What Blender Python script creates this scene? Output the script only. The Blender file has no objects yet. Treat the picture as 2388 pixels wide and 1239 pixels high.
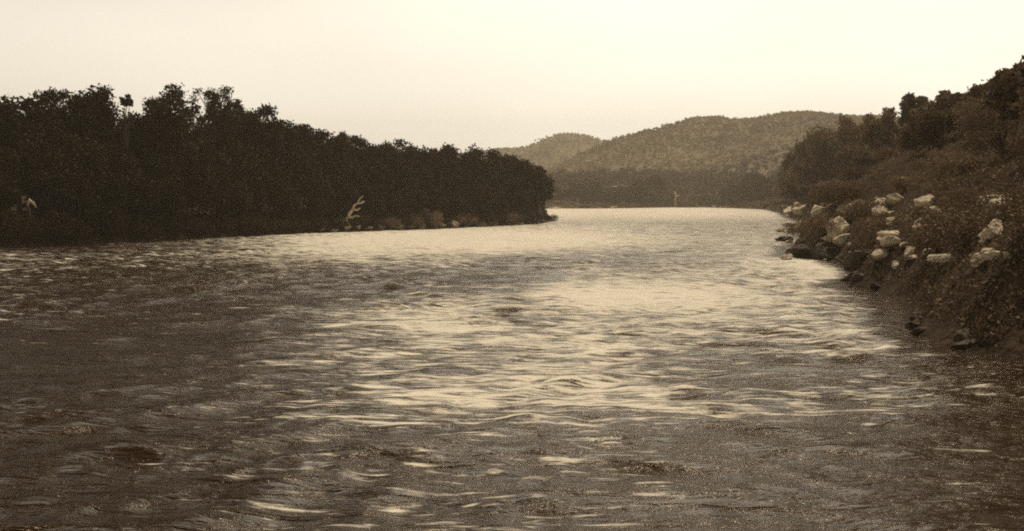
import bpy, math, random
import numpy as np
from mathutils import Vector
R = math.radians
random.seed(7)
rng = np.random.default_rng(7)
C = bpy.context.scene.collection
scn = bpy.context.scene

# ------------------------------------------------------------------ camera, sky, sun, exposure
CAM_H = 6.0
FPX = 2560.0                       # focal length in photo pixels (photo is 2388 x 1239)
HORIZON = 462.0
PITCH = math.atan((619.5 - HORIZON) / FPX)
cam = bpy.data.objects.new('camera', bpy.data.cameras.new('camera'))
C.objects.link(cam)
cam.location = (0, 0, CAM_H)
cam.rotation_euler = (math.pi / 2 - PITCH, 0, 0)
cam.data.sensor_width = 36
cam.data.lens = 36 * FPX / 2388
cam.data.clip_start = 0.3
cam.data.clip_end = 12000
scn.camera = cam
scn.view_settings.view_transform = 'Standard'
scn.view_settings.look = 'None'
scn.view_settings.exposure = 0.0
scn.view_settings.gamma = 1.0
scn.cycles.filter_width = 2.0
scn.cycles.max_bounces = 6
scn.cycles.volume_bounces = 1
scn.cycles.use_denoising = False
scn.cycles.sample_clamp_direct = 3.0
scn.cycles.sample_clamp_indirect = 3.0

SUN_AZ, SUN_EL = R(14), R(64)     # azimuth from +Y towards +X
sdir = Vector((math.sin(SUN_AZ) * math.cos(SUN_EL), math.cos(SUN_AZ) * math.cos(SUN_EL), math.sin(SUN_EL)))
sun = bpy.data.objects.new('sun', bpy.data.lights.new('sun', 'SUN'))
C.objects.link(sun)
sun.data.energy = 2.6
sun.data.angle = R(0.5)
sun.data.color = (1.0, 0.90, 0.74)
sun.rotation_euler = (-sdir).to_track_quat('-Z', 'Y').to_euler()

world = bpy.data.worlds.new('World')
scn.world = world
world.use_nodes = True
wt = world.node_tree
wt.nodes.clear()

def N(nt, typ, **kw):
    n = nt.nodes.new(typ)
    for k, v in kw.items():
        if k.startswith('i_'):
            n.inputs[int(k[2:]) if k[2:].isdigit() else k[2:].replace('_', ' ')].default_value = v
        else:
            setattr(n, k, v)
    return n

def math_n(nt, op, a, b=None, c=None, clamp=False):
    n = nt.nodes.new('ShaderNodeMath')
    n.operation = op
    n.use_clamp = clamp
    for i, v in enumerate((a, b, c)):
        if v is None:
            continue
        if isinstance(v, (int, float)):
            n.inputs[i].default_value = v
        else:
            nt.links.new(v, n.inputs[i])
    return n.outputs[0]

def build_sky():
    L = wt.links
    sky = N(wt, 'ShaderNodeTexSky', sky_type='NISHITA', sun_disc=False)
    sky.sun_elevation = SUN_EL
    sky.sun_rotation = SUN_AZ
    sky.air_density = 1.2
    sky.dust_density = 3.0
    bw = N(wt, 'ShaderNodeRGBToBW')
    L.new(sky.outputs[0], bw.inputs[0])
    # milky overcast veil: luminance of the clear sky compressed towards an even white
    lum = math_n(wt, 'DIVIDE', bw.outputs[0], math_n(wt, 'ADD', bw.outputs[0], 1.6))
    tc = N(wt, 'ShaderNodeTexCoord')
    sep = N(wt, 'ShaderNodeSeparateXYZ')
    L.new(tc.outputs['Generated'], sep.inputs[0])
    # dimmer to the left; unseen upper sky darkened to deepen water reflections
    side = N(wt, 'ShaderNodeMapRange', interpolation_type='SMOOTHSTEP')
    L.new(sep.outputs[0], side.inputs[0])
    side.inputs[1].default_value, side.inputs[2].default_value = -0.75, 0.25
    side.inputs[3].default_value, side.inputs[4].default_value = 0.72, 1.0
    up = N(wt, 'ShaderNodeMapRange', interpolation_type='SMOOTHSTEP')
    L.new(sep.outputs[2], up.inputs[0])
    up.inputs[1].default_value, up.inputs[2].default_value = 0.165, 0.40
    up.inputs[3].default_value, up.inputs[4].default_value = 1.0, 0.20
    ns = N(wt, 'ShaderNodeTexNoise')
    ns.inputs['Scale'].default_value = 3.2
    ns.inputs['Detail'].default_value = 4
    mp = N(wt, 'ShaderNodeMapping')
    mp.inputs['Scale'].default_value = (1, 1, 2.2)
    L.new(tc.outputs['Generated'], mp.inputs[0])
    L.new(mp.outputs[0], ns.inputs['Vector'])
    cl = N(wt, 'ShaderNodeMapRange')
    L.new(ns.outputs[0], cl.inputs[0])
    cl.inputs[1].default_value, cl.inputs[2].default_value = 0.3, 0.7
    cl.inputs[3].default_value, cl.inputs[4].default_value = 0.93, 1.04
    v = math_n(wt, 'MULTIPLY', lum, side.outputs[0])
    v = math_n(wt, 'MULTIPLY', v, up.outputs[0])
    # unseen upper left sky darkened further, to darken the water reflecting it
    cs = N(wt, 'ShaderNodeMapRange', interpolation_type='SMOOTHSTEP')
    L.new(sep.outputs[0], cs.inputs[0])
    cs.inputs[1].default_value, cs.inputs[2].default_value = -0.50, 0.10
    cs.inputs[3].default_value, cs.inputs[4].default_value = 0.82, 0.0
    ch = N(wt, 'ShaderNodeMapRange', interpolation_type='SMOOTHSTEP')
    L.new(sep.outputs[2], ch.inputs[0])
    ch.inputs[1].default_value, ch.inputs[2].default_value = 0.13, 0.32
    v = math_n(wt, 'MULTIPLY', v, math_n(wt, 'SUBTRACT', 1.0, math_n(wt, 'MULTIPLY', cs.outputs[0], ch.outputs[0])))
    v = math_n(wt, 'MULTIPLY', v, cl.outputs[0])
    # bright aureole of the veiled sun, above the frame
    dt = N(wt, 'ShaderNodeVectorMath', operation='DOT_PRODUCT')
    dt.inputs[1].default_value = tuple(sdir)
    L.new(tc.outputs['Generated'], dt.inputs[0])
    au = math_n(wt, 'EXPONENT', math_n(wt, 'DIVIDE', math_n(wt, 'SUBTRACT', dt.outputs['Value'], 1.0), 0.030))
    v = math_n(wt, 'MULTIPLY', v, math_n(wt, 'MULTIPLY_ADD', au, 11.0, 1.0))
    v = math_n(wt, 'MULTIPLY', v, 18.0)
    vm = N(wt, 'ShaderNodeVectorMath', operation='SCALE')
    wm = N(wt, 'ShaderNodeMix', data_type='RGBA')
    wm.inputs[6].default_value = (1.0, 0.935, 0.79, 1)
    wm.inputs[7].default_value = (1.0, 0.77, 0.48, 1)  # unseen upper sky browned to warm the reflections and fill light
    wr = N(wt, 'ShaderNodeMapRange', interpolation_type='SMOOTHSTEP')
    L.new(sep.outputs[2], wr.inputs[0])
    wr.inputs[1].default_value, wr.inputs[2].default_value = 0.16, 0.45
    L.new(wr.outputs[0], wm.inputs[0])
    L.new(wm.outputs[2], vm.inputs[0])
    L.new(v, vm.inputs['Scale'])
    bg = N(wt, 'ShaderNodeBackground')
    bg.inputs['Strength'].default_value = 0.1
    L.new(vm.outputs[0], bg.inputs[0])
    out = N(wt, 'ShaderNodeOutputWorld')
    L.new(bg.outputs[0], out.inputs[0])
build_sky()

# ------------------------------------------------------------------ helpers
def ray(px, py):
    """direction of the photo pixel from the camera point"""
    cx, cz = (px - 1194) / FPX, -(py - 619.5) / FPX
    s, c = math.sin(PITCH), math.cos(PITCH)
    return np.array([cx, c + cz * s, cz * c - s])

def on_water(px, py):
    d = ray(px, py)
    t = CAM_H / -d[2]
    return (d[0] * t, d[1] * t)

def px_at(px, Y):
    return (px - 1194) / FPX * Y * 1.0

def z_at(py, Y):
    d = ray(1194, py)
    return CAM_H + d[2] / d[1] * Y

def tag(o, label=None, cat=None, group=None, kind=None):
    for k, v in (('label', label), ('category', cat), ('group', group), ('kind', kind)):
        if v:
            o[k] = v
    return o

def mesh_obj(name, verts, faces, mat, parent=None, smooth=False):
    me = bpy.data.meshes.new(name)
    me.from_pydata([tuple(v) for v in verts], [], [tuple(f) for f in faces])
    me.update()
    if smooth:
        me.polygons.foreach_set('use_smooth', [True] * len(me.polygons))
    if mat:
        me.materials.append(mat)
    o = bpy.data.objects.new(name, me)
    C.objects.link(o)
    o.parent = parent
    return o

def np_mesh(name, v, quads, mat, smooth=True):
    """fast mesh from numpy arrays, quads only"""
    me = bpy.data.meshes.new(name)
    v = np.asarray(v, np.float32)
    q = np.asarray(quads, np.int32)
    me.vertices.add(len(v))
    me.vertices.foreach_set('co', v.ravel())
    me.loops.add(q.size)
    me.loops.foreach_set('vertex_index', q.ravel())
    me.polygons.add(len(q))
    me.polygons.foreach_set('loop_start', np.arange(0, q.size, q.shape[1], dtype=np.int32))
    me.polygons.foreach_set('loop_total', np.full(len(q), q.shape[1], np.int32))
    me.polygons.foreach_set('use_smooth', np.full(len(q), smooth, bool))
    me.update(calc_edges=True)
    me.validate()
    me.materials.append(mat)
    return me

def grid_quads(nr, nc):
    i = np.arange((nr - 1) * (nc - 1))
    r, c = i // (nc - 1), i % (nc - 1)
    a = r * nc + c
    return np.stack([a, a + 1, a + nc + 1, a + nc], 1)

_tab = rng.random((256, 256))
def vnoise(x, y):
    """smooth value noise 0..1"""
    xi, yi = np.floor(x).astype(int), np.floor(y).astype(int)
    fx, fy = x - xi, y - yi
    fx, fy = fx * fx * (3 - 2 * fx), fy * fy * (3 - 2 * fy)
    g = lambda a, b: _tab[a & 255, b & 255]
    return (g(xi, yi) * (1 - fx) + g(xi + 1, yi) * fx) * (1 - fy) + (g(xi, yi + 1) * (1 - fx) + g(xi + 1, yi + 1) * fx) * fy

def fbm(x, y, o=4):
    s, a, t = 0, 1, 0
    for k in range(o):
        s = s + a * vnoise(x * 2 ** k + 17.3 * k, y * 2 ** k + 5.1 * k)
        t += a
        a *= .5
    return s / t

# ------------------------------------------------------------------ materials
def principled(name, col, rough=0.8, spec=0.3, var=0.35, scale=1.5, bump=0.0, bscale=8.0, obj_var=0.0, col2=None, trans=0.0):
    m = bpy.data.materials.new(name)
    m.use_nodes = True
    nt = m.node_tree
    b = nt.nodes['Principled BSDF']
    b.inputs['Roughness'].default_value = rough
    b.inputs['Specular IOR Level'].default_value = spec
    tc = N(nt, 'ShaderNodeTexCoord')
    ns = N(nt, 'ShaderNodeTexNoise')
    ns.inputs['Scale'].default_value = scale
    ns.inputs['Detail'].default_value = 6
    nt.links.new(tc.outputs['Object'], ns.inputs['Vector'])
    mx = N(nt, 'ShaderNodeMix', data_type='RGBA')
    c2 = col2 or tuple(c * (1 + var) for c in col)
    mx.inputs[6].default_value = (*[c * (1 - var) for c in col], 1)
    mx.inputs[7].default_value = (*c2, 1)
    mr = N(nt, 'ShaderNodeMapRange')
    mr.inputs[1].default_value, mr.inputs[2].default_value = 0.35, 0.65
    nt.links.new(ns.outputs[0], mr.inputs[0])
    nt.links.new(mr.outputs[0], mx.inputs[0])
    colout = mx.outputs[2]
    if obj_var:
        oi = N(nt, 'ShaderNodeObjectInfo')
        hv = N(nt, 'ShaderNodeHueSaturation')
        v = math_n(nt, 'MULTIPLY_ADD', oi.outputs['Random'], 2 * obj_var, 1 - obj_var)
        nt.links.new(v, hv.inputs['Value'])
        nt.links.new(colout, hv.inputs['Color'])
        colout = hv.outputs[0]
    nt.links.new(colout, b.inputs['Base Color'])
    if bump:
        n2 = N(nt, 'ShaderNodeTexNoise')
        n2.inputs['Scale'].default_value = bscale
        n2.inputs['Detail'].default_value = 8
        nt.links.new(tc.outputs['Object'], n2.inputs['Vector'])
        bp = N(nt, 'ShaderNodeBump')
        bp.inputs['Strength'].default_value = bump
        bp.inputs['Distance'].default_value = 0.3
        nt.links.new(n2.outputs[0], bp.inputs['Height'])
        nt.links.new(bp.outputs[0], b.inputs['Normal'])
    if trans:
        tr = N(nt, 'ShaderNodeBsdfTranslucent')
        nt.links.new(colout, tr.inputs[0])
        ms = N(nt, 'ShaderNodeMixShader')
        ms.inputs[0].default_value = trans
        nt.links.new(b.outputs[0], ms.inputs[1])
        nt.links.new(tr.outputs[0], ms.inputs[2])
        nt.links.new(ms.outputs[0], nt.nodes['Material Output'].inputs[0])
    return m

M = {}
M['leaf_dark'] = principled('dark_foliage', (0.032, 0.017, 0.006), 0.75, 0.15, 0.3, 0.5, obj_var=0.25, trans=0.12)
M['leaf_lit'] = principled('lit_scrub_foliage', (0.19, 0.135, 0.085), 0.8, 0.15, 0.35, 0.6, obj_var=0.35, trans=0.15)  # foliage with the lightness of glare and sunlight put into its colour
M['leaf_far'] = principled('far_foliage', (0.30, 0.245, 0.17), 0.8, 0.1, 0.3, 0.02, obj_var=0.2)  # lightened so that distance haze is partly in the colour
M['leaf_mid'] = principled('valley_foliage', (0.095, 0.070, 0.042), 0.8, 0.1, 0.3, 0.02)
M['bark'] = principled('bark', (0.060, 0.043, 0.027), 0.9, 0.2, 0.4, 6, 0.6, 12)
M['dead_wood'] = principled('bleached_wood', (0.58, 0.49, 0.36), 0.8, 0.2, 0.2, 3, 0.4, 10)
M['earth'] = principled('bank_earth', (0.045, 0.029, 0.016), 0.95, 0.15, 0.5, 0.9, 1.0, 2.5)
M['pale_rock'] = principled('pale_rock', (0.62, 0.53, 0.40), 0.9, 0.2, 0.30, 1.2, 1.0, 5.0)
M['sand_rock'] = principled('sandy_rock', (0.26, 0.20, 0.14), 0.9, 0.2, 0.3, 0.3, 0.5, 2.0)
M['dark_rock'] = principled('dark_rock', (0.065, 0.045, 0.028), 0.7, 0.3, 0.4, 0.8, 0.8, 3.0)
M['hill'] = principled('hill_slope', (0.16, 0.13, 0.088), 0.95, 0.1, 0.35, 0.01)  # slope lightened with its woods, haze partly in the colour

def water_mat():
    m = bpy.data.materials.new('river_water')
    m.use_nodes = True
    nt = m.node_tree
    L = nt.links
    b = nt.nodes['Principled BSDF']
    b.inputs['Roughness'].default_value = 0.07
    b.inputs['IOR'].default_value = 1.333
    b.inputs['Specular Tint'].default_value = (1.0, 0.78, 0.52, 1)
    tc = N(nt, 'ShaderNodeTexCoord')
    def noise(scale, sx, sy, detail, dist=0.0):
        mp = N(nt, 'ShaderNodeMapping')
        mp.inputs['Scale'].default_value = (sx, sy, 1)
        L.new(tc.outputs['Object'], mp.inputs[0])
        n = N(nt, 'ShaderNodeTexNoise')
        n.inputs['Scale'].default_value = scale
        n.inputs['Detail'].default_value = detail
        n.inputs['Distortion'].default_value = dist
        L.new(mp.outputs[0], n.inputs['Vector'])
        return n.outputs[0]
    a = noise(1.0, 0.42, 1.25, 6, 0.7)
    c = noise(4.5, 0.5, 1.3, 4, 0.3)
    h = math_n(nt, 'MULTIPLY_ADD', c, 0.34, a)
    bp = N(nt, 'ShaderNodeBump')
    bp.inputs['Strength'].default_value = 1.0
    ca = N(nt, 'ShaderNodeAttribute', attribute_name='agitation')
    L.new(math_n(nt, 'MULTIPLY_ADD', ca.outputs['Fac'], 0.30, 0.26), bp.inputs['Distance'])
    L.new(h, bp.inputs['Height'])
    L.new(bp.outputs[0], b.inputs['Normal'])
    # pale tone for broken whitewater, with glints and sky reflection painted in
    at = N(nt, 'ShaderNodeAttribute', attribute_name='foam_glint')
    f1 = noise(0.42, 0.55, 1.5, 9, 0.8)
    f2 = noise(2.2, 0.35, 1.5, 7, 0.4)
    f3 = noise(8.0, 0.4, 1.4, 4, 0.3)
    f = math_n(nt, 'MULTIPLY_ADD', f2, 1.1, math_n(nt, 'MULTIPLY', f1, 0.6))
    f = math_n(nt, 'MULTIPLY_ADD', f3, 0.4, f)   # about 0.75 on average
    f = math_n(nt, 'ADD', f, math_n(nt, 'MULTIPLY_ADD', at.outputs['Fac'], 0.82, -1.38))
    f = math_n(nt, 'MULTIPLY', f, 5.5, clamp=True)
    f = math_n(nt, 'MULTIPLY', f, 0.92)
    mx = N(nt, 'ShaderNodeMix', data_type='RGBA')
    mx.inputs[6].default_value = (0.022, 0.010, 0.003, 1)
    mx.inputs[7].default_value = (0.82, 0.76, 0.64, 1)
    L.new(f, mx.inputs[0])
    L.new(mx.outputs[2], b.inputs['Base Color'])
    r = math_n(nt, 'MULTIPLY_ADD', f, 0.6, 0.12)
    L.new(r, b.inputs['Roughness'])
    return m
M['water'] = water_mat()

# ------------------------------------------------------------------ river outline and terrain
left_shore = [(-60, -300), (-75, -60), (-80, 40), (-72, 100)] + [on_water(*p) for p in
    ((0, 577), (180, 571), (350, 562), (520, 553), (700, 544), (860, 539), (1000, 534), (1130, 528), (1230, 523))] + \
    [on_water(1283, 514), on_water(1262, 504), on_water(1250, 497), on_water(1240, 493)]
far_shore = [(-40, 560), (20, 625), on_water(1400, 486.5), on_water(1480, 485.5), on_water(1560, 484), on_water(1640, 484), on_water(1720, 486), on_water(1790, 489)]
right_shore = [on_water(*p) for p in ((1825, 497), (1850, 509), (1905, 523), (1945, 540), (1950, 560))] + \
    [on_water(*p) for p in ((1900, 566), (1850, 578), (1848, 598), (1930, 604), (1990, 622), (2030, 645), (1975, 668), (2050, 678), (2105, 705), (2128, 745), (2145, 778), (2210, 803), (2300, 822), (2420, 840))] + \
    [(24, 30), (28, 14), (30, 0), (40, -40), (60, -300)]
POLY = np.array(left_shore + far_shore + right_shore)

def river_sd(x, y):
    """signed distance to the river outline, positive on land"""
    shp = x.shape
    x, y = x.ravel(), y.ravel()
    best = np.full(x.shape, 1e18)
    inside = np.zeros(x.shape, bool)
    n = len(POLY)
    for i in range(n):
        ax, ay = POLY[i]
        bx, by = POLY[(i + 1) % n]
        dx, dy = bx - ax, by - ay
        t = np.clip(((x - ax) * dx + (y - ay) * dy) / (dx * dx + dy * dy + 1e-9), 0, 1)
        best = np.minimum(best, (x - ax - t * dx) ** 2 + (y - ay - t * dy) ** 2)
        if ay != by:
            cr = ((ay > y) != (by > y)) & (x < dx * (y - ay) / (by - ay) + ax)
            inside ^= cr
    d = np.sqrt(best)
    return np.where(inside, -d, d).reshape(shp)

def ground(x, y):
    x, y = np.atleast_1d(np.asarray(x, float)), np.atleast_1d(np.asarray(y, float))
    d = river_sd(x, y)
    land = np.clip(d, 0, None)
    bed = np.clip(d, -6, 0) * 0.5
    n = fbm(x * .06 + 3, y * .06 + 9) - .5
    n2 = fbm(x * .35, y * .35, 3) - .5
    # left bank: low terrace then a gentle rise
    zl = 1.3 * (1 - np.exp(-land / 1.5)) + 7 * (1 - np.exp(-land / 45))
    # right bank: steep bank and hillside
    zr = 1.7 * (1 - np.exp(-land / 1.6)) + (16 * (1 - np.exp(-land / 17)) + 16 * (1 - np.exp(-land / 150))) * np.clip(.72 + y / 500, .72, 1)
    # far bank
    zf = 1.5 * (1 - np.exp(-land / 3)) + 0.10 * np.minimum(land, 160)
    wr = np.clip((x - 0) / 10 + 0.5, 0, 1) * (1 - np.clip((y - 540) / 140, 0, 1))
    wf = np.where(x > 60, np.clip((y - 540) / 140, 0, 1), np.clip((y - 430) / 120, 0, 1))
    z = (zl * (1 - wr) + zr * wr) * (1 - wf) + zf * wf
    z = z + n * np.minimum(land * .25, 2.6) + n2 * np.minimum(land * .9, 1.6)
    return bed + z - 0.02

def g1(x, y):
    return float(ground(x, y)[0])

def ray_ground(px, py, y0=25., y1=1200.):
    d = ray(px, py)
    Y = np.linspace(y0, y1, 6000)
    t = Y / d[1]
    X, Z = d[0] * t, CAM_H + d[2] * t
    g = np.maximum(ground(X, Y), 0)
    k = np.argmax(Z < g)
    return (float(X[k]), float(Y[k]), float(g[k])) if k else None

def graded(lo, hi, step, far_lo, far_hi, grow=1.14):
    a = list(np.arange(lo, hi + step, step))
    s, v = step, a[-1]
    while v < far_hi:
        s *= grow
        v += s
        a.append(v)
    s, v, pre = step, a[0], []
    while v > far_lo:
        s *= grow
        v -= s
        pre.append(v)
    return np.array(pre[::-1] + a)

gx = graded(-130, 130, 1.1, -2600, 2600)
gy = graded(-20, 420, 1.2, -600, 2500, 1.10)
GX, GY = np.meshgrid(gx, gy)
GZ = ground(GX, GY)
me = np_mesh('ground', np.stack([GX.ravel(), GY.ravel(), GZ.ravel()], 1), grid_quads(len(gy), len(gx)), M['earth'])
og = bpy.data.objects.new('ground', me)
C.objects.link(og)
tag(og, 'dark earth river banks rising from the water', kind='structure')

# ------------------------------------------------------------------ water
def build_water():
    ys = [-60.0]
    while ys[-1] < 1000:
        y = ys[-1]
        ys.append(y + (1.2 if y < 8 else max(0.13, y * 0.0058)))
    ys = np.array(ys)
    u = np.linspace(-1, 1, 640)
    Y = np.repeat(ys[:, None], len(u), 1)
    W = 42 + 0.62 * np.clip(ys, 0, None)
    X = u[None, :] * W[:, None]
    sp = np.maximum(np.maximum(np.gradient(ys), 0.13)[:, None], (W / 320)[:, None])
    # eddies bend the wave trains
    wx = (fbm(X * .05 + 40, Y * .035 + 3, 4) - .5) * 14
    wy = (fbm(X * .05 + 80, Y * .035 + 31, 4) - .5) * 14
    A, B = X + wx, Y + wy
    Z = np.zeros_like(X)
    r = np.random.default_rng(3)
    for i in range(64):
        lam = 0.6 * (7 / 0.6) ** r.random()
        th = r.normal(math.pi / 2 + 0.25, 0.55)
        k = 2 * math.pi / lam
        slope = 0.036 * (1.0 if lam < 4 else 0.6)
        ph = r.random() * 6.283
        fade = np.clip((lam / sp - 2.5) / 3, 0, 1)
        grp = vnoise(X * .9 / lam + i * 7.1, Y * .55 / lam + i * 3.7)
        Z += slope / k * 1.7 * grp * fade * np.sin(k * (A * math.cos(th) + B * math.sin(th)) + ph)
    # agitation: smooth slicks against broken patches
    ag = np.clip((fbm(X * .045 + 11, Y * .028 + 7, 4) - .36) * 3.6, 0, 1)
    # brightness map of the water: whitewater plus painted glints, laid along view rays
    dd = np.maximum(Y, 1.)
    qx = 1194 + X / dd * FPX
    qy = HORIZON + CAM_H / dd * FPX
    ci = np.clip(qx / 200, 0, len(FOAM_GLINT[0]) - 1.001)
    ri = np.interp(qy, FOAM_GLINT_Y, np.arange(len(FOAM_GLINT_Y)))
    ri = np.clip(ri, 0, len(FOAM_GLINT_Y) - 1.001)
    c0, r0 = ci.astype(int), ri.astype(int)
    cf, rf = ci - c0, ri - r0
    T = np.array(FOAM_GLINT)
    foam_glint = (T[r0, c0] * (1 - cf) + T[r0, c0 + 1] * cf) * (1 - rf) + (T[r0 + 1, c0] * (1 - cf) + T[r0 + 1, c0 + 1] * cf) * rf
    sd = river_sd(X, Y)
    foam_glint *= np.clip(-sd / 3, 0.2, 1)
    agit = np.clip(.35 + foam_glint * .5 + (fbm(X * .11 + 5, Y * .05 + 70, 4) - .5) * 1.6, 0, 1)
    agit *= np.clip((Y - 12) / 26, .45, 1)
    Z *= .45 + 1.1 * agit
    Z *= np.clip(-sd / 3, 0.15, 1)
    me = np_mesh('water', np.stack([X.ravel(), Y.ravel(), Z.ravel()], 1), grid_quads(len(ys), len(u)), M['water'])
    a = me.attributes.new('foam_glint', 'FLOAT', 'POINT')
    a.data.foreach_set('value', foam_glint.ravel().astype(np.float32))
    a = me.attributes.new('agitation', 'FLOAT', 'POINT')
    a.data.foreach_set('value', agit.ravel().astype(np.float32))
    o = bpy.data.objects.new('water', me)
    C.objects.link(o)
    tag(o, 'broad rippled river with broken light patches', kind='structure')

FOAM_GLINT_Y = [480, 500, 520, 560, 600, 650, 690, 740, 790, 850, 900, 950, 1000, 1080, 1160, 1240]
FOAM_GLINT = [
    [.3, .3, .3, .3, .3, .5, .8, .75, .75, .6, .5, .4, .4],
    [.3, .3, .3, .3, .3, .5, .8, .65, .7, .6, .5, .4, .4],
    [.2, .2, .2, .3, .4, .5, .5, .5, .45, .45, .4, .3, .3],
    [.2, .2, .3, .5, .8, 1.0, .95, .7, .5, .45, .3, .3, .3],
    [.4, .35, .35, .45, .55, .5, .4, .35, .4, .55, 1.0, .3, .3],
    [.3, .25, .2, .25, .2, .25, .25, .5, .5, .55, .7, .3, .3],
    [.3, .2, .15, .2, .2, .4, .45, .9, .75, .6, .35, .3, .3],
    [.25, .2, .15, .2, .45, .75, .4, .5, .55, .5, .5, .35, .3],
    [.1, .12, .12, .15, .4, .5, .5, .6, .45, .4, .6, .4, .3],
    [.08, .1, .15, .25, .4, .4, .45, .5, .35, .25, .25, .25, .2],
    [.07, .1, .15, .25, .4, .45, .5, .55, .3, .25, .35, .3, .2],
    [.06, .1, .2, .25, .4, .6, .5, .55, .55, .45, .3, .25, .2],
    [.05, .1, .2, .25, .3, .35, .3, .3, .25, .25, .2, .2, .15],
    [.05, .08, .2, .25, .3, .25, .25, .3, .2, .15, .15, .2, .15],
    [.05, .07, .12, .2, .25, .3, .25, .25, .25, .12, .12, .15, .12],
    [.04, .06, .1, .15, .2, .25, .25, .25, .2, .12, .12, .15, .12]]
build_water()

# ------------------------------------------------------------------ trees
def tube(V, F, pts, rads, n=6):
    base = len(V)
    for i, (p, r) in enumerate(zip(pts, rads)):
        p = Vector(p)
        d = (Vector(pts[min(i + 1, len(pts) - 1)]) - Vector(pts[max(i - 1, 0)])).normalized()
        a = d.orthogonal().normalized()
        b = d.cross(a)
        for k in range(n):
            t = 2 * math.pi * k / n
            V.append(p + (a * math.cos(t) + b * math.sin(t)) * r)
    for i in range(len(pts) - 1):
        for k in range(n):
            a, b = base + i * n + k, base + i * n + (k + 1) % n
            F.append((a, b, b + n, a + n))
    V.append(Vector(pts[-1]))
    for k in range(n):
        F.append((base + (len(pts) - 1) * n + k, base + (len(pts) - 1) * n + (k + 1) % n, len(V) - 1))

def leaf_quads(P, size, r):
    """one small leaf spray per point, random orientation"""
    n = len(P)
    a = r.normal(size=(n, 3)); a /= np.linalg.norm(a, axis=1)[:, None]
    b = r.normal(size=(n, 3)); b -= a * (a * b).sum(1)[:, None]; b /= np.linalg.norm(b, axis=1)[:, None]
    s = size * r.uniform(.55, 1.3, (n, 1))
    w = s * r.uniform(.45, .8, (n, 1))
    V = np.empty((n, 4, 3))
    V[:, 0] = P - a * s
    V[:, 1] = P + b * w
    V[:, 2] = P + a * s
    V[:, 3] = P - b * w
    return V.reshape(-1, 3), np.arange(4 * n).reshape(-1, 4)

def make_tree_data(seed, H=10., spread=.42, base=.25, lobes=16, leaves=6500, size=.24, open_=0.0, lobe_r=.17, top=1.0, lean=0.0):
    """crown and trunk mesh data for a tree of height H standing on the origin"""
    r = np.random.default_rng(seed)
    cents, rad = [], []
    ch = (top - base) / 2
    for i in range(lobes):
        cz = 2 * (i + .5) / lobes - 1
        ang = i * 2.39996 + r.uniform(-.5, .5)
        k = r.uniform(.62, .92) if i % 4 else r.uniform(.1, .5)
        rr = spread * k * max(.25, (1 - abs(cz) ** 2.6)) ** .5
        lr = lobe_r * r.uniform(.7, 1.2)
        h = base + ch + cz * k * (ch - lr * .5) + r.uniform(-.02, .02)
        cents.append((rr * math.cos(ang) + lean * h, rr * math.sin(ang), h))
        rad.append(lr)
    cents, rad = np.array(cents) * H, np.array(rad) * H
    cents[:, 2] = np.minimum(cents[:, 2], H * top - rad * .8)
    pick = r.choice(lobes, leaves, p=rad ** 2 / (rad ** 2).sum())
    d = r.normal(size=(leaves, 3)); d /= np.linalg.norm(d, axis=1)[:, None]
    q = r.random(leaves) ** (.42 if not open_ else .6)
    bump = 1 + .28 * np.sin(d[:, 0] * 5 + pick) * np.sin(d[:, 1] * 6 + 2 * pick) + .18 * np.sin(d[:, 2] * 9 + pick)
    P = cents[pick] + d * (rad[pick] * q * bump)[:, None] * np.array([1, 1, .82])
    stray = r.random(leaves) < .05
    P[stray] += r.normal(size=(stray.sum(), 3)) * .035 * min(H, spread * 2 * H)
    V, Q = leaf_quads(P, size, r)
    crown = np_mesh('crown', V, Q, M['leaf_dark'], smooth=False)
    TV, TF = [], []
    k = .013 * H
    mid = Vector((r.normal() * .02 * H + lean * .2 * H, r.normal() * .02 * H, .45 * H))
    tip = Vector((lean * .6 * H, 0, .8 * H * top))
    tube(TV, TF, [(0, 0, -.12 * H), (0, 0, .02 * H), (mid.x * .5, mid.y * .5, .22 * H), mid, (mid + tip) / 2, tip],
         [k * 2.1, k * 1.7, k * 1.35, k * 1.1, k * .7, k * .25], 8)
    for c in cents[:: 1 if open_ else 2]:
        c = Vector(c)
        st = mid * r.uniform(.55, 1.15) if c.z > mid.z * .8 else mid * .6
        if st.z > c.z:
            st = Vector((st.x * c.z / st.z, st.y * c.z / st.z, c.z * .85))
        m = (st + c) / 2 + Vector(r.normal(size=3)) * .03 * H
        tube(TV, TF, [st, m, c], [k * .75, k * .45, k * .15], 5)
    me = bpy.data.meshes.new('trunk')
    me.from_pydata([tuple(v) for v in TV], [], TF)
    me.polygons.foreach_set('use_smooth', [True] * len(me.polygons))
    me.materials.append(M['bark'])
    return crown, me

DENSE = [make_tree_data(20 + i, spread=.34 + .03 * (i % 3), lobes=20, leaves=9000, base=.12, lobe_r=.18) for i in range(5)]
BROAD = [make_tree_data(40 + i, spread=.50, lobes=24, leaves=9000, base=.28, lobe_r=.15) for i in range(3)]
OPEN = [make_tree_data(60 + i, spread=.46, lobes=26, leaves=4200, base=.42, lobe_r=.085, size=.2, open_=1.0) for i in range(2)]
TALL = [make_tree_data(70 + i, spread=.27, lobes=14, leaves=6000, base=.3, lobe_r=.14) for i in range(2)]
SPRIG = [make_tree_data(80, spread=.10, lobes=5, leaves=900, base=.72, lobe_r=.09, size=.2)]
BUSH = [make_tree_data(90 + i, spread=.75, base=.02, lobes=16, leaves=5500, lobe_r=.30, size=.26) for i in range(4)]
_pale = {}
def pale_crown(me):
    if me.name not in _pale:
        c = me.copy()
        c.materials.clear()
        c.materials.append(M['leaf_lit'])
        _pale[me.name] = c
    return _pale[me.name]

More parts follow.
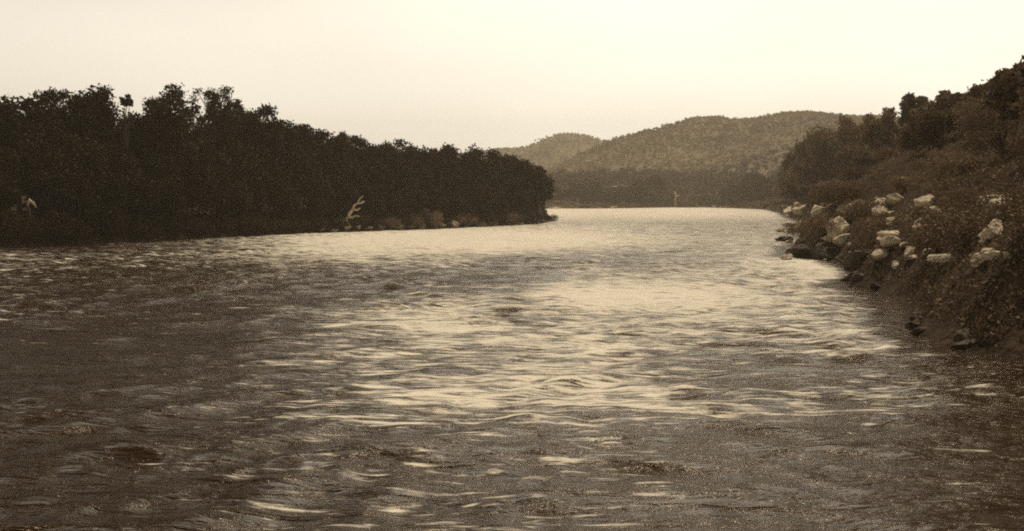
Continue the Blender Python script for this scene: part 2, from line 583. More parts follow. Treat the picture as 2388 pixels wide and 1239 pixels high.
def plant(name, data, x, y, z, h, w, label, cat, group=None, pale=False, H=10., rot=None):
    """one tree or bush: an Empty at its foot, crown and trunk below it"""
    o = bpy.data.objects.new(name, None)
    C.objects.link(o)
    o.empty_display_size = .3
    o.location = (x, y, z)
    o.rotation_euler = (0, 0, random.uniform(0, 6.28) if rot is None else rot)
    o.scale = (w / H, w / H, h / H)
    tag(o, label, cat, group)
    for nm, me in zip(('crown', 'trunk'), data):
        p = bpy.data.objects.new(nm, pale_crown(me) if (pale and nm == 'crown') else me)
        C.objects.link(p)
        p.parent = o
    return o

def shore_Y(px):
    """distance at which the left bank's waterline crosses the column px"""
    xs = [0, 180, 350, 520, 700, 860, 1000, 1130, 1230, 1290]
    ys = [577, 571, 562, 553, 544, 539, 534, 528, 523, 516]
    return on_water(px, float(np.interp(px, xs, ys)))[1]

G_SKY = 'trees that make the skyline of the left bank'
# px of the trunk, py of the top, width in px, inland metres, kind, label
skyline = [
    (-45, 207, 140, 14, 'dense', 'dark tree cut by the left edge of the photo at the skyline'),
    (48, 203, 110, 10, 'dense', 'low rounded dark crown at the far left of the left bank skyline'),
    (145, 190, 125, 12, 'broad', 'broad flat topped dark tree, left half of the high block on the left bank'),
    (216, 188, 98, 10, 'dense', 'dense square shouldered dark tree, right half of the high block on the left bank'),
    (301, 207, 30, 5, 'sprig', 'thin bare stemmed sapling with a tuft poking up in the skyline notch'),
    (322, 240, 90, 8, 'dense', 'lower dark tree filling the notch of the left bank skyline'),
    (392, 192, 95, 6, 'dense', 'tall dense round crown just left of the airy tree'),
    (509, 187, 112, 10, 'open', 'airy open crowned tree with sky showing through its branches'),
    (548, 226, 70, 14, 'open', 'small lacy tree between the airy tree and the rounded one'),
    (602, 231, 105, 8, 'broad', 'rounded tree with one leaning bough right of the airy tree'),
    (690, 273, 75, 9, 'dense', 'first small round crown on the descending left bank skyline'),
    (735, 283, 80, 9, 'dense', 'second small round crown on the descending left bank skyline'),
    (785, 298, 85, 9, 'broad', 'flat dark crown on the descending skyline above the fallen pale trunk'),
    (842, 308, 60, 12, 'tall', 'small pointed tree standing up from the descending skyline'),
    (882, 321, 80, 9, 'dense', 'low dark crown just right of the small pointed tree'),
    (930, 319, 70, 9, 'dense', 'domed dark crown midway along the descending skyline'),
    (985, 332, 80, 9, 'broad', 'flat dark crown right of the domed one on the descending skyline'),
    (1030, 327, 65, 9, 'dense', 'small domed crown two thirds along the descending skyline'),
    (1085, 335, 90, 10, 'broad', 'thin topped hazy crown where the skyline meets the distant hill'),
    (1158, 344, 68, 10, 'dense', 'last domed crown on the skyline before the point slopes down'),
    (1206, 361, 66, 8, 'broad', 'sloping shoulder tree on the wooded point of the left bank'),
    (1242, 382, 52, 5, 'dense', 'end tree of the wooded point where its outline turns down'),
    (1268, 412, 42, 3, 'broad', 'small tree stepping down at the end of the wooded point'),

]
KINDS = {  # lobes, leaves, base of crown, lobe radius as a share of the width, leaf size, open
    'dense': (22, 8000, .35, .23, .26, 0), 'broad': (26, 7500, .45, .17, .25, 0), 'open': (80, 9500, .40, .115, .2, 1),
    'tall': (16, 5000, .40, .20, .24, 0), 'sprig': (5, 700, .80, .25, .22, 0)}
SEED = [300]
def own_data(kind, h, w):
    lobes, leaves, base, lr, size, op = KINDS[kind]
    SEED[0] += 1
    return make_tree_data(SEED[0], H=h, spread=w / 2 / h, base=max(base, 1 - 1.5 * w / h), lobes=lobes, leaves=leaves, size=size, open_=op, lobe_r=lr * w / h)

GAP = (487, 317, 19, 9)     # a chink of sky between the boughs: photo pixel and half size

def thin_gap(o, gap):
    cr = [c for c in o.children if c.name.startswith('crown')][0]
    me = cr.data
    n = len(me.vertices)
    v = np.empty(n * 3, np.float32)
    me.vertices.foreach_get('co', v)
    v = v.reshape(-1, 4, 3)
    a = o.rotation_euler.z
    c = v.mean(1)
    x = c[:, 0] * math.cos(a) - c[:, 1] * math.sin(a) + o.location.x
    y = c[:, 0] * math.sin(a) + c[:, 1] * math.cos(a) + o.location.y
    z = c[:, 2] + o.location.z
    qx = px_at(gap[0], 1.) * y
    qz = z_at(gap[1], 1.) - CAM_H
    keep = ((x - qx) / (gap[2] / FPX * y)) ** 2 + ((z - CAM_H - qz * y) / (gap[3] / FPX * y)) ** 2 > 1 + .5 * np.sin(7 * x) * np.sin(9 * z)
    v = v[keep].reshape(-1, 3)
    cr.data = np_mesh('crown', v, np.arange(len(v)).reshape(-1, 4), me.materials[0], smooth=False)
    # no bough crosses the chink either
    tr = [c for c in o.children if c.name.startswith('trunk')][0].data
    import bmesh
    bm = bmesh.new()
    bm.from_mesh(tr)
    dead = []
    for f in bm.faces:
        p = f.calc_center_median()
        x = p.x * math.cos(a) - p.y * math.sin(a) + o.location.x
        y = p.x * math.sin(a) + p.y * math.cos(a) + o.location.y
        z = p.z + o.location.z
        if ((x - px_at(gap[0], 1.) * y) / (gap[2] / FPX * y)) ** 2 + ((z - CAM_H - qz * y) / (1.6 * gap[3] / FPX * y)) ** 2 < 1.3:
            dead.append(f)
    bmesh.ops.delete(bm, geom=dead, context='FACES')
    bm.to_mesh(tr)
    bm.free()

def left_tree(px, py, wpx, inland, data, label, name='tree', cat='tree', group=None, **kw):
    Y = shore_Y(min(max(px, -80), 1275)) + inland * 1.6
    X = px_at(px, Y)
    zg = max(g1(X, Y), 0)
    h = z_at(py, Y) - zg + .2
    if isinstance(data, str):
        w = 1.2 * wpx / FPX * Y
        o = plant(name, own_data(data, h, w), X, Y, zg - .2, 10, 10, label, cat, group, **kw)
        if 300 < px < 700:
            thin_gap(o, GAP)
        return o
    w = max(wpx / FPX * Y, h * .62)
    return plant(name, data, X, Y, zg - .2, h * 1.02, w / .8, label, cat, group, **kw)

for px, py, w, inl, data, lab in skyline:
    left_tree(px, py, w, inl, data, lab, group=G_SKY)

# the mass below the skyline: rows of trees whose tops stay under it
sk_x = [s[0] for s in skyline if s[4] != 'sprig']
sk_y = [s[1] for s in skyline if s[4] != 'sprig']
px = -150.
i = 0
while px < 1222:
    Y0 = shore_Y(max(px, 0))
    step = 7.0 / Y0 * FPX * .62
    top = float(np.interp(px, sk_x, sk_y))
    water = CAM_H * FPX / Y0 + HORIZON
    for row, (inl, f) in enumerate(((2.2, .50), (5.5, .72), (12, .86))):
        if px > 1210 and row == 2:
            continue
        q = px + random.uniform(-.4, .4) * step + row * step * .4
        if 440 < q < 530 and row == 2:
            f = .58
        py = water - (water - top) * min(f + random.uniform(-.08, .06), .93)
        if 330 < q < 650:
            py = max(py, 336 if 440 < q < 535 else 275)
        left_tree(q, py, step * random.uniform(1.0, 1.5), inl, random.choice(DENSE + BROAD),
                  'dark leafy tree merged into the forest wall of the left bank below its skyline', group='forest wall trees of the left bank')
    px += step

# bushes hanging over the waterline
px = -60.
while px < 1290:
    Y0 = shore_Y(max(px, 0))
    step = 4.5 / Y0 * FPX
    Y = Y0 + random.uniform(.4, 1.6)
    plant('shore_bush', random.choice(BUSH), px_at(px, Y), Y, -.1, random.uniform(2.4, 4.8) * (1 if px < 1190 else .5), random.uniform(3.2, 5.2) * (1 if px < 1190 else .7),
          'dark bush overhanging the waterline of the left bank', 'bush', 'bushes along the left waterline')
    px += step * random.uniform(.7, 1.1)

for px, w, h, lab in ((905, 3.2, 2.6, 'sunlit-coloured bush at the left waterline a little right of the fallen trunk'),
                      (968, 2.6, 3.4, 'narrow sunlit-coloured bush at the left waterline, second right of the fallen trunk'),
                      (1003, 3.6, 4.2, 'tall sunlit-coloured bush at the left waterline, third right of the fallen trunk'),
                      (1078, 3.4, 3.0, 'sunlit-coloured bush at the left waterline midway between the fallen trunk and the point'),
                      (1185, 3.8, 3.2, 'sunlit-coloured bush at the left waterline nearest the tip of the point')):
    Y = shore_Y(px) - .8
    plant('shore_bush', BUSH[px % 4], px_at(px, Y), Y, -.1, h, w, lab, 'bush', 'sunlit-coloured bushes along the left waterline', pale=True)  # crown colour paled to look sunlit

# ------------------------------------------------------------------ far bank trees
G_FAR = 'trees of the far bank'
far_sky = [(1262, 432), (1300, 428), (1345, 425), (1390, 424), (1440, 445), (1480, 410), (1515, 405), (1545, 425), (1560, 464), (1590, 466), (1640, 468), (1665, 462), (1700, 420), (1740, 405), (1790, 400), (1830, 395)]
for row in range(3):
    px = 1245. + row * 9
    while px < 1850:
        top = float(np.interp(px, [a for a, b in far_sky], [b for a, b in far_sky]))
        Y = 640 + row * 26 + random.uniform(-8, 8)
        X = px_at(px, Y)
        while river_sd(np.array([X]), np.array([Y]))[0] < 2 + row * 10:
            Y += 8
            X = px_at(px, Y)
        py = 487 - (487 - top) * (.55, .8, 1.0)[row] * random.uniform(.66, 1.12)
        zg = g1(X, Y)
        h = max(z_at(py, Y) - zg, 3.0)
        plant('far_tree', random.choice(DENSE + BROAD), X, Y, zg - .3, h, max(7, h) * random.uniform(.9, 1.25),
              'hazy brown tree in the low wooded band across the far end of the river', 'tree', G_FAR)
        px += random.uniform(17, 30)

# ------------------------------------------------------------------ right bank
G_R = 'trees on the crest of the right bank'
right_sky = [  # px, py top, width px, Y, kind, label
    (1925, 285, 70, 300, 'dense', 'lowest crest tree of the right bank, merging with the distant hill'),
    (1985, 266, 75, 250, 'broad', 'low flat crest tree right of where the hill meets the right bank'),
    (2055, 243, 70, 200, 'dense', 'rounded crest tree left of the leaning tuft on the right bank'),
    (2126, 211, 52, 170, 'tall', 'leaning tufted tree standing above the right bank crest'),
    (2165, 228, 60, 160, 'dense', 'small crest tree just right of the leaning tufted tree'),
    (2208, 208, 62, 145, 'dense', 'round topped crest tree midway along the right bank'),
    (2250, 216, 60, 135, 'broad', 'low crest tree left of the lacy pale one on the right bank'),
    (2290, 192, 75, 120, 'open', 'pale lacy tree on the right bank crest beside the tall edge tree'),
    (2372, 134, 105, 75, 'dense', 'tallest tree of the right bank, cut by the right edge of the photo'),
    (2460, 150, 120, 62, 'dense', 'pale tree beyond the right edge next to the tallest one'),
]
for px, py, w, Y, data, lab in right_sky:
    X = px_at(px, Y)
    zg = g1(X, Y)
    h = max(z_at(py, Y) - zg, 3.5)
    plant('tree', own_data(data, h + .3, 1.25 * w / FPX * Y), X, Y, zg - .3, 10, 10, lab, 'tree', G_R, pale=True)

for px, py, w, Y in ((1900, 298, 60, 330), (1868, 332, 60, 352), (1846, 375, 50, 380), (1830, 425, 50, 405), (1812, 462, 44, 440), (1885, 372, 70, 332), (1858, 425, 64, 355),
                     (1905, 425, 70, 308), (1938, 345, 80, 300), (1945, 415, 80, 262), (1990, 330, 80, 240), (1840, 462, 50, 380), (1790, 470, 40, 520), (1880, 465, 60, 318)):
    X = px_at(px, Y)
    while river_sd(np.array([X]), np.array([Y]))[0] < 1.5:
        Y += 5
        X = px_at(px, Y)
    zg = g1(X, Y)
    h = z_at(py, Y) - zg
    if h > 1.5:
        plant('tree', random.choice(DENSE[:3] + BROAD), X, Y, zg - .3, h, max(w / FPX * Y * 1.15, h * .5) / .8,
              'brown leafy tree on the shoulder where the right bank runs down to the far channel', 'tree', 'trees on the far shoulder of the right bank', pale=True)
sx = [s[0] for s in right_sky[:-2]] + [2326, 2345] + [s[0] for s in right_sky[-2:]]
sy = [s[1] for s in right_sky[:-2]] + [214, 170] + [s[1] for s in right_sky[-2:]]
cnt = 0
tries = 0
placed = []
while cnt < 260 and tries < 20000:
    tries += 1
    Y = random.uniform(32, 330)
    d = random.uniform(1.5, 70)
    X = random.uniform(15, 150)
    s = float(river_sd(np.array([X]), np.array([Y]))[0])
    if not (.8 < s < 70) or (s > 12 and random.random() < .3):
        continue
    if any((X - a) ** 2 + (Y - b) ** 2 < (2.0 + .008 * Y) ** 2 for a, b in placed):
        continue
    q = X / Y * FPX + 1194
    if q > 2520 or q < 1800:
        continue
    zg = g1(X, Y)
    small = s < 12
    h = random.uniform(1.5, 3.0) if small else random.uniform(3.5, 6.5)
    lim = float(np.interp(q, sx, sy)) + 14
    h = min(h, z_at(lim, Y) - zg)
    if h < 1.0:
        continue
    placed.append((X, Y))
    cnt += 1
    if small:
        plant('shrub', random.choice(BUSH), X, Y, zg - .15, h, h * random.uniform(1.0, 1.5),
              'glare-lightened brown shrub on the slope just above the right waterline', 'shrub', 'shrubs above the right waterline', pale=True)
    else:
        plant('hillside_tree', random.choice(DENSE + BROAD + BUSH[:2]), X, Y, zg - .25, h, h * random.uniform(.8, 1.2),
              'glare-lightened brown tree in the scrub covering the right hillside below its crest', 'tree', 'scrub trees on the right hillside', pale=True)

# ------------------------------------------------------------------ rocks and dead wood
def boulder(name, x, y, z, sx, sy, sz, mat, label, cat='boulder', group=None, seed=0, rot=None):
    r = np.random.default_rng(seed + 500)
    import bmesh
    bm = bmesh.new()
    bmesh.ops.create_icosphere(bm, subdivisions=4, radius=1)
    cuts = [(Vector(r.normal(size=3)).normalized(), r.uniform(.38, .8)) for _ in range(14)]
    for v in bm.verts:
        p = v.co.copy()
        for n, dd in cuts:
            e = p.dot(n) - dd
            if e > 0:
                p -= n * e * .97
        k = .07 * math.sin(p.x * 4 + seed) * math.sin(p.y * 5 + 1.3 * seed) + .04 * math.sin(p.z * 11 + p.x * 9 + seed)
        p *= 1 + k
        v.co = Vector((p.x * sx, p.y * sy, p.z * sz))
    me = bpy.data.meshes.new(name)
    bm.to_mesh(me)
    bm.free()
    me.polygons.foreach_set('use_smooth', [True] * len(me.polygons))
    me.materials.append(mat)
    o = bpy.data.objects.new(name, me)
    C.objects.link(o)
    o.location = (x, y, z)
    o.rotation_euler = (0, 0, r.uniform(0, 6.28) if rot is None else rot)
    tag(o, label, cat, group)
    return o

G_B = 'pale boulders of the right bank'
pale = [  # px, py, w px, h px, label
    (1966, 534, 50, 38, 'brightest white boulder directly above the dark rock spit'),
    (1842, 490, 40, 16, 'first pale boulder of the row at the foot of the right bank'),
    (1876, 486, 38, 20, 'second pale boulder of the row at the foot of the right bank'),
    (1912, 488, 34, 18, 'third pale boulder of the row at the foot of the right bank'),
    (1996, 484, 36, 18, 'bright slanted boulder between the row and the pair on the right bank'),
    (2040, 488, 26, 20, 'small bright boulder just right of the slanted one'),
    (2075, 512, 22, 14, 'smallest pale stone on the right bank slope'),
    (2162, 515, 56, 16, 'long flat pale boulder lying across the right slope'),
    (2330, 497, 70, 40, 'big blurred pale boulder near the right edge'),
    (2168, 480, 22, 14, 'small pale stone above the long flat boulder'),
    (2000, 358, 42, 22, 'pale rock outcrop high on the right hillside'),
    (2066, 370, 24, 12, 'small pale outcrop right of the high outcrop'),
    (2012, 398, 26, 16, 'pale stone below the high outcrop'),
    (2108, 422, 26, 18, 'pale stone midway down the right hillside'),
    (1884, 410, 24, 14, 'lone pale stone on the left shoulder of the right hillside'),
    (1890, 356, 34, 22, 'pale outcrop highest on the left shoulder of the right hillside'),
    (2296, 292, 36, 18, 'pale outcrop under the lacy crest tree'),
    (2210, 606, 90, 12, 'faint flat ledge low on the right bank'),
]
cuts_keep = []
for k, (px, py, w, h, lab) in enumerate(pale):
    hit = ray_ground(px, py + h * .5)
    if hit is None:
        continue
    x, y, z = hit
    m = y / FPX
    boulder('boulder', x, y + w * m * .15, z + h * m * (.22 if y > 60 else .6), w * m * .78, w * m * .7, h * m * 1.1, M['pale_rock'], lab, 'boulder', G_B, seed=k)
    cuts_keep.append((px, py, w, h, y))

rr = random.Random(11)
n = 0
for k in range(600):
    px, py = rr.uniform(1815, 2370), rr.uniform(470, 625)
    if n >= 74:
        break
    hit = ray_ground(px, py)
    if hit is None:
        continue
    x, y, z = hit
    if float(river_sd(np.array([x]), np.array([y]))[0]) > 13 or y > 420:
        continue
    n += 1
    q = rr.choice((.3, .4, .5, .7, .9, 1.2)) * (.6 + y / 250)
    boulder('pale_stone', x, y, z + q * .15, q * rr.uniform(.8, 1.5), q, q * rr.uniform(.5, .8), M['pale_rock'],
            'pale broken stone lying near the waterline of the right bank among dark scrub', 'stone', 'pale stones strewn along the right bank', seed=300 + k)

G_D = 'dark rocks of the spit'
for k, (px, py, w, h, lab) in enumerate([
    (1880, 585, 70, 34, 'blunt dark rock at the water end of the right bank spit'),
    (1940, 588, 90, 40, 'larger dark rock behind the blunt one on the spit'),
    (2010, 600, 90, 70, 'tall dark rock where the spit joins the right bank'),
    (2090, 620, 110, 80, 'dark bulging rock at the inner corner of the right bank'),
    (1830, 557, 50, 14, 'low dark rock awash in the water behind the spit'),
    (2010, 664, 70, 14, 'low dark pointed rock reaching into the bright water below the spit')]):
    x, y = on_water(px, py + h * .45)
    m = y / FPX
    boulder('rock', x, y + 1, h * m * .15, w * m * .6, w * m * .6, h * m * .8, M['dark_rock'], lab, 'rock', G_D, seed=40 + k)
rs = np.array([on_water(*p) for p in ((1930, 606), (1990, 622), (2030, 645), (1985, 668), (2050, 678), (2105, 705), (2128, 745), (2145, 778), (2210, 803), (2300, 822), (2420, 840))])
for k in range(70):
    i = random.randrange(len(rs) - 1)
    p = rs[i] + (rs[i + 1] - rs[i]) * random.random()
    z = random.choice((.15, .2, .3, .45, .7, 1.0))
    boulder('shore_stone', p[0] + random.uniform(-.2, 1.6) * (1 + z), p[1] + random.uniform(-.5, .8), random.uniform(-.05, .35), z * random.uniform(.8, 1.4), z * random.uniform(.8, 1.3), z * .7,
            M['dark_rock'], 'dark stone at the waterline along the foot of the right bank', 'stone', 'dark stones along the right waterline', seed=200 + k)
x, y = on_water(1262, 515)
boulder('rock', x - 1, y + 3, .2, 5.0, 3.4, 1.3, M['dark_rock'], 'low dark rock forming the tip of the wooded point', 'rock', seed=60, rot=0)
for k, (px, py, w, h, lab) in enumerate([
    (912, 516, 24, 16, 'small pale rock at the left waterline right of the fallen trunk'),
    (752, 525, 18, 9, 'small pale stone at the left waterline left of the fallen trunk'),
    (782, 527, 20, 10, 'pale stone against the lower end of the fallen trunk'),
    (812, 520, 26, 16, 'pale broken block behind the foot of the fallen trunk'),
    (836, 519, 22, 12, 'pale block just right of the foot of the fallen trunk'),
    (862, 521, 18, 9, 'flat pale stone at the left waterline between the fallen trunk and the small pale rock'),
    (935, 519, 16, 9, 'smallest pale stone at the left waterline, right of the small pale rock'),
    (1188, 494, 24, 12, 'pale rock glimpsed under the trees near the tip of the point'),
    (1216, 514, 22, 9, 'low pale stone at the foot of the wooded point just right of the pale rock')]):
    Y = shore_Y(px) - 1.2
    m = Y / FPX
    boulder('rock', px_at(px, Y), Y, max(0, z_at(py, Y) - .8), w * m * .5, w * m * .4, h * m * .5, M['pale_rock'], lab, 'rock', seed=70 + k)

for k, (px, w, h, lab) in enumerate(((1205, 30, 8, 'first dark rock of the low spit at the wooded point, at its root'), (1232, 34, 10, 'second dark rock of the low spit at the wooded point'),
                                     (1254, 30, 9, 'third dark rock of the low spit, beside its tip'), (1279, 22, 5, 'outermost flat dark rock of the spit, awash in the channel'))):
    x, y = on_water(px, 517 - k * .4)
    m = y / FPX
    boulder('rock', x, y + 1, h * m * .2, w * m * .6, w * m * .4, h * m * .8, M['dark_rock'], lab, 'rock', 'rocks of the spit at the wooded point', seed=100 + k, rot=0)
rr = random.Random(8)
for k in range(34):
    px = rr.uniform(835, 1275)
    Y = shore_Y(px) + rr.uniform(-1.4, .6)
    q = rr.choice((.35, .5, .7, 1.0, 1.3))
    boulder('bank_stone', px_at(px, Y), Y, q * rr.uniform(0, .5) + .1, q * rr.uniform(1.1, 1.9), q, q * rr.uniform(.6, 1.0), M['sand_rock'],
            'mid brown broken stone on the left waterline between fallen trunk and point', 'stone', 'broken stones along the left waterline', seed=450 + k)
n = 0
for k in range(200):
    if n >= 16:
        break
    hit = ray_ground(rr.uniform(1818, 2055), rr.uniform(481, 496))
    if hit is None:
        continue
    x, y, z = hit
    n += 1
    q = rr.choice((.5, .7, 1.0)) * (.5 + y / 250)
    boulder('ledge_stone', x, y, z + q * .2, q * rr.uniform(1.2, 2.0), q, q * rr.uniform(.5, .8), M['pale_rock'],
            'pale block in the broken ledge where the right bank meets the far channel', 'stone', 'blocks of the pale ledge on the right bank', seed=520 + k)
rr = random.Random(5)
for k in range(16):
    px = rr.uniform(1290, 1800)
    Y = 600
    while river_sd(np.array([px_at(px, Y)]), np.array([Y]))[0] < .5 and Y < 800:
        Y += 2
    q = rr.uniform(.5, 1.5)
    boulder('pale_stone', px_at(px, Y), Y, .4, q * 2.0, q, q * .7, M['pale_rock'], 'pale stone on the waterline of the far bank', 'stone', 'pale stones along the far waterline', seed=400 + k, rot=0)

def fallen_trunk():
    Y = shore_Y(815) - 1.0
    P = lambda px, py, dy=0: (px_at(px, Y + dy), Y + dy, z_at(py, Y + dy))
    o = bpy.data.objects.new('fallen_trunk', None)
    C.objects.link(o)
    base = Vector(P(785, 538))
    o.location = base
    tag(o, 'bleached fallen trunk slanting from the left bank down into the water', 'dead tree')
    V, F = [], []
    pts = [Vector(P(*q)) - base for q in ((783, 541), (790, 530), (797, 524), (803, 513), (812, 507), (816, 497), (823, 489), (826, 480), (836, 473), (839, 464), (848, 457))]
    tube(V, F, pts, [.26, .34, .26, .36, .27, .34, .22, .20, .11, .10, .04], 8)
    mesh_obj('stem', V, F, M['dead_wood'], o, True)
    for br in (((812, 507), (822, 507), (829, 503), (838, 505)), ((823, 489), (832, 490), (840, 486)), ((836, 473), (842, 474), (850, 470)), ((806, 512), (790, 516), (760, 520), (744, 527)), ((806, 512), (812, 520), (815, 530))):
        V, F = [], []
        n = len(br)
        tube(V, F, [Vector(P(a, b, -.4 * k)) - base for k, (a, b) in enumerate(br)], [.24 * (1 - k / n) + .03 for k in range(n)], 6)
        mesh_obj('bough', V, F, M['dead_wood'], o, True)
fallen_trunk()

# pale clearings and the white snag across the river
k = 0
for parts, lab in (
    (((1432, 436, 22, 6, 700), (1452, 434, 26, 4, 704)), 'pale bare scar among the trees of the far bank'),
    (((1603, 455, 24, 2.4, 706), (1628, 456, 30, 2.6, 708), (1652, 453, 18, 2, 712)), 'long pale rock ledge above the far waterline'),
    (((1606, 405, 9, 8, 900),), 'tiny pale patch on the slope above the far bank')):
    root = bpy.data.objects.new('rock_ledge', None)
    C.objects.link(root)
    tag(root, lab, 'rock ledge')
    for px, py, w, h, Y in parts:
        m = Y / FPX
        k += 1
        q = boulder('ledge_stone', px_at(px, Y), Y, z_at(py, Y), w * m * .5, 4, h * m * .6, M['sand_rock'], None, None, seed=80 + k, rot=0)
        q.parent = root
def snag(px, Y, foot, lines, label):
    """bare standing dead stem; lines are polylines of photo pixels with radii"""
    o = bpy.data.objects.new('dead_snag', None)
    C.objects.link(o)
    o.location = (px_at(px, Y), Y, foot)
    tag(o, label, 'dead tree')
    for nm, mt, pts, rads in lines:
        V, F = [], []
        tube(V, F, [(px_at(a, Y) - o.location.x, 0, (z_at(b, Y) if b else foot) - foot) for a, b in pts], rads, 7)
        mesh_obj(nm, V, F, M[mt], o, True)
snag(1573, 702, g1(px_at(1573, 702), 702) - .3, [
    ('stem', 'dead_wood', ((1573, 0), (1574, 470), (1575, 458), (1572, 447)), (.9, .9, .8, .5)),
    ('bough', 'dead_wood', ((1574, 460), (1580, 458), (1583, 455)), (.5, .4, .2))], 'white bare snag standing above the far waterline')
Y = shore_Y(74) - .5
snag(70, Y, -.3, [
    ('stem', 'bark', ((68, 0), (72, 520), (70, 484)), (.22, .18, .14)),
    ('bough', 'dead_wood', ((66, 480), (72, 466), (78, 472), (87, 485)), (.10, .22, .18, .06))], 'dull pale bent limb showing in the dark forest at far left')

# ------------------------------------------------------------------ undergrowth on the banks
def undergrowth(name, boxes, mat, n, size, lo, hi, label):
    r = np.random.default_rng(5)
    P = []
    (x0, x1, y0, y1) = boxes
    X, Y = r.uniform(x0, x1, n), r.uniform(y0, y1, n)
    s = river_sd(X, Y)
    ok = (s > lo) & (s < hi)
    X, Y = X[ok], Y[ok]
    clump = fbm(X * .25, Y * .25, 3)
    Z = ground(X, Y) + r.random(len(X)) * np.clip(clump - .36, .02, 1) * min(3.0, size * 14)
    V, Q = leaf_quads(np.stack([X, Y, Z], 1), size, r)
    me = np_mesh(name, V, Q, mat, smooth=False)
    o = bpy.data.objects.new(name, me)
    C.objects.link(o)
    tag(o, label, kind='stuff')
undergrowth('undergrowth', (-110, 30, 100, 330), M['leaf_dark'], 160000, .28, .1, 30, 'dark tangled undergrowth under the left bank trees')
undergrowth('brush_cover', (12, 50, 24, 90), M['leaf_lit'], 450000, .05, .1, 30, 'fine glare-lightened brush on the near slope of the right bank')
undergrowth('far_scrub', (60, 260, 280, 720), M['leaf_lit'], 260000, .45, .3, 70, 'brown scrub covering the far shoulder of the right bank')
undergrowth('scrub_cover', (14, 110, 28, 300), M['leaf_lit'], 500000, .10, .1, 60, 'glare-lightened scrub covering the right bank slope')

# ------------------------------------------------------------------ distant hills and their woods
def hill(name, prof, Y0, depth, label, seed, wood=True):
    """ridge whose crest passes through the given photo pixels at distance Y0"""
    hx = np.array([px_at(a, Y0) for a, b in prof])
    hz = np.array([z_at(b, Y0) for a, b in prof])
    xs = np.linspace(hx[0], hx[-1], 260)
    ys = np.linspace(-1, 1, 60)
    X, T = np.meshgrid(xs, ys)
    Y = Y0 + T * depth + 40 * np.sin(X * .01 + seed)
    hc = np.interp(X, hx, hz)
    k = np.ones(9) / 9
    row = np.convolve(np.pad(hc[0], 4, mode='edge'), k, 'valid')
    hc = np.repeat(row[None], len(ys), 0)
    shape = np.clip(1 - np.abs(T) ** 1.5, 0, 1)
    gul = (fbm(X * .008 + seed, Y * .008, 4) - .5) * 2
    Z = hc * shape * (1 + .16 * gul * np.abs(T) * 2) - 6 * np.abs(T)
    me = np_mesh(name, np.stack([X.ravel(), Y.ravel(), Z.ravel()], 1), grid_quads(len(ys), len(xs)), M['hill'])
    o = bpy.data.objects.new(name, me)
    C.objects.link(o)
    tag(o, label, kind='structure')
    return X, Y, Z

def hill_wood(name, XYZ, n, label, seed, mat='leaf_far'):
    """canopy of a far wood: many small uneven crowns over the facing slope"""
    X, Y, Z = XYZ
    r = np.random.default_rng(seed)
    h = X.shape[0] // 2 + 4
    i, j = r.integers(0, h, n), r.integers(0, X.shape[1] - 1, n)
    P = np.stack([X[i, j], Y[i, j], Z[i, j]], 1) + r.normal(size=(n, 3)) * np.array([5, 5, 0])
    keep = P[:, 2] > 0
    P = P[keep]
    n = len(P)
    m = 26
    s = r.uniform(.6, 2.8, n)
    d = r.normal(size=(n, m, 3)); d /= np.linalg.norm(d, axis=2)[:, :, None]
    pts = P[:, None] + d * s[:, None, None] * np.array([1, 1, .8]) * r.uniform(.5, 1.1, (n, m, 1)) + np.array([0, 0, 1]) * (s * .4)[:, None, None]
    V, Q = leaf_quads(pts.reshape(-1, 3), 1.0, r)
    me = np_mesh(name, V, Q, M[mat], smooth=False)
    o = bpy.data.objects.new(name, me)
    C.objects.link(o)
    tag(o, label, kind='stuff')

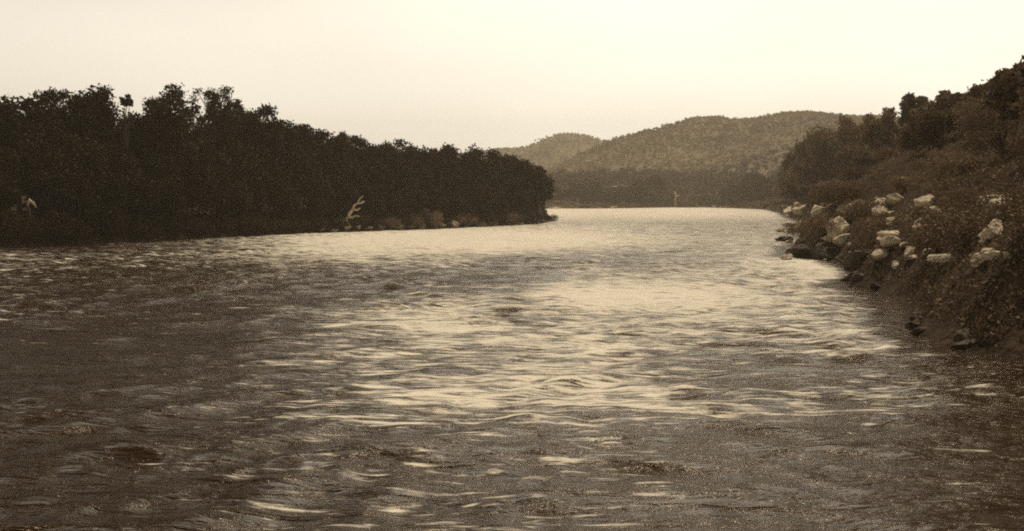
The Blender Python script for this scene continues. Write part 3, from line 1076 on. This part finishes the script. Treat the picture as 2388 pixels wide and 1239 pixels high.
h1 = hill('hills', [(300, 440), (700, 400), (1000, 372), (1130, 352), (1180, 344), (1225, 344), (1260, 328), (1295, 311), (1325, 308), (1365, 314), (1415, 331), (1500, 355), (1700, 380), (1900, 450)], 2000, 420, 'farthest rounded hill left of centre', 1)
h2 = hill('hills', [(1180, 455), (1300, 390), (1380, 352), (1430, 327), (1500, 311), (1560, 297), (1600, 281), (1645, 279), (1690, 285), (1725, 290), (1760, 279), (1810, 269), (1865, 267), (1950, 275), (2050, 272), (2250, 280), (2600, 330), (3000, 420)], 1350, 380, 'long wooded ridge rising to the right', 2)
def plain_wood(n):
    r = np.random.default_rng(31)
    Y = r.uniform(690, 1000, n)
    X = r.uniform(-.12, .48, n) * Y
    Z = ground(X, Y)
    h = r.uniform(5, 11, n)
    m = 60
    d = r.normal(size=(n, m, 3)); d /= np.linalg.norm(d, axis=2)[:, :, None]
    pts = np.stack([X, Y, Z + h * .55], 1)[:, None] + d * (h * .5)[:, None, None] * r.uniform(.5, 1.1, (n, m, 1))
    V, Q = leaf_quads(pts.reshape(-1, 3), 1.0, r)
    o = bpy.data.objects.new('valley_woods', np_mesh('valley_woods', V, Q, M['leaf_mid'], smooth=False))
    C.objects.link(o)
    tag(o, 'unbroken woods between the far bank and the hills', kind='stuff')
plain_wood(1800)
h3 = hill('hills', [(1180, 458), (1290, 436), (1350, 410), (1420, 398), (1480, 400), (1560, 408), (1640, 405), (1720, 385), (1820, 350), (1950, 320), (2200, 300), (2600, 340), (3000, 430)], 1000, 170, 'low foothill behind the far bank', 3)
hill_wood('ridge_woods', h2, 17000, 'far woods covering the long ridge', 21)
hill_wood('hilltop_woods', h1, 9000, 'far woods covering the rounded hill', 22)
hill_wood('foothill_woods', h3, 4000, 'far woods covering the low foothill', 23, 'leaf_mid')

# ------------------------------------------------------------------ haze
def haze():
    x0, x1, y0, y1, z0, z1 = -2800, 2800, -700, 2700, -8, 190
    v = [(x, y, z) for z in (z0, z1) for y in (y0, y1) for x in (x0, x1)]
    f = [(0, 2, 3, 1), (4, 5, 7, 6), (0, 1, 5, 4), (2, 6, 7, 3), (0, 4, 6, 2), (1, 3, 7, 5)]
    m = bpy.data.materials.new('haze')
    m.use_nodes = True
    nt = m.node_tree
    nt.nodes.clear()
    pv = N(nt, 'ShaderNodeVolumePrincipled')
    pv.inputs['Color'].default_value = (0.95, 0.87, 0.74, 1)
    pv.inputs['Density'].default_value = 0.00025
    pv.inputs['Anisotropy'].default_value = 0.2
    out = N(nt, 'ShaderNodeOutputMaterial')
    nt.links.new(pv.outputs[0], out.inputs['Volume'])
    o = mesh_obj('haze', v, f, m)
    tag(o, 'pale haze over the valley', kind='stuff')
haze()
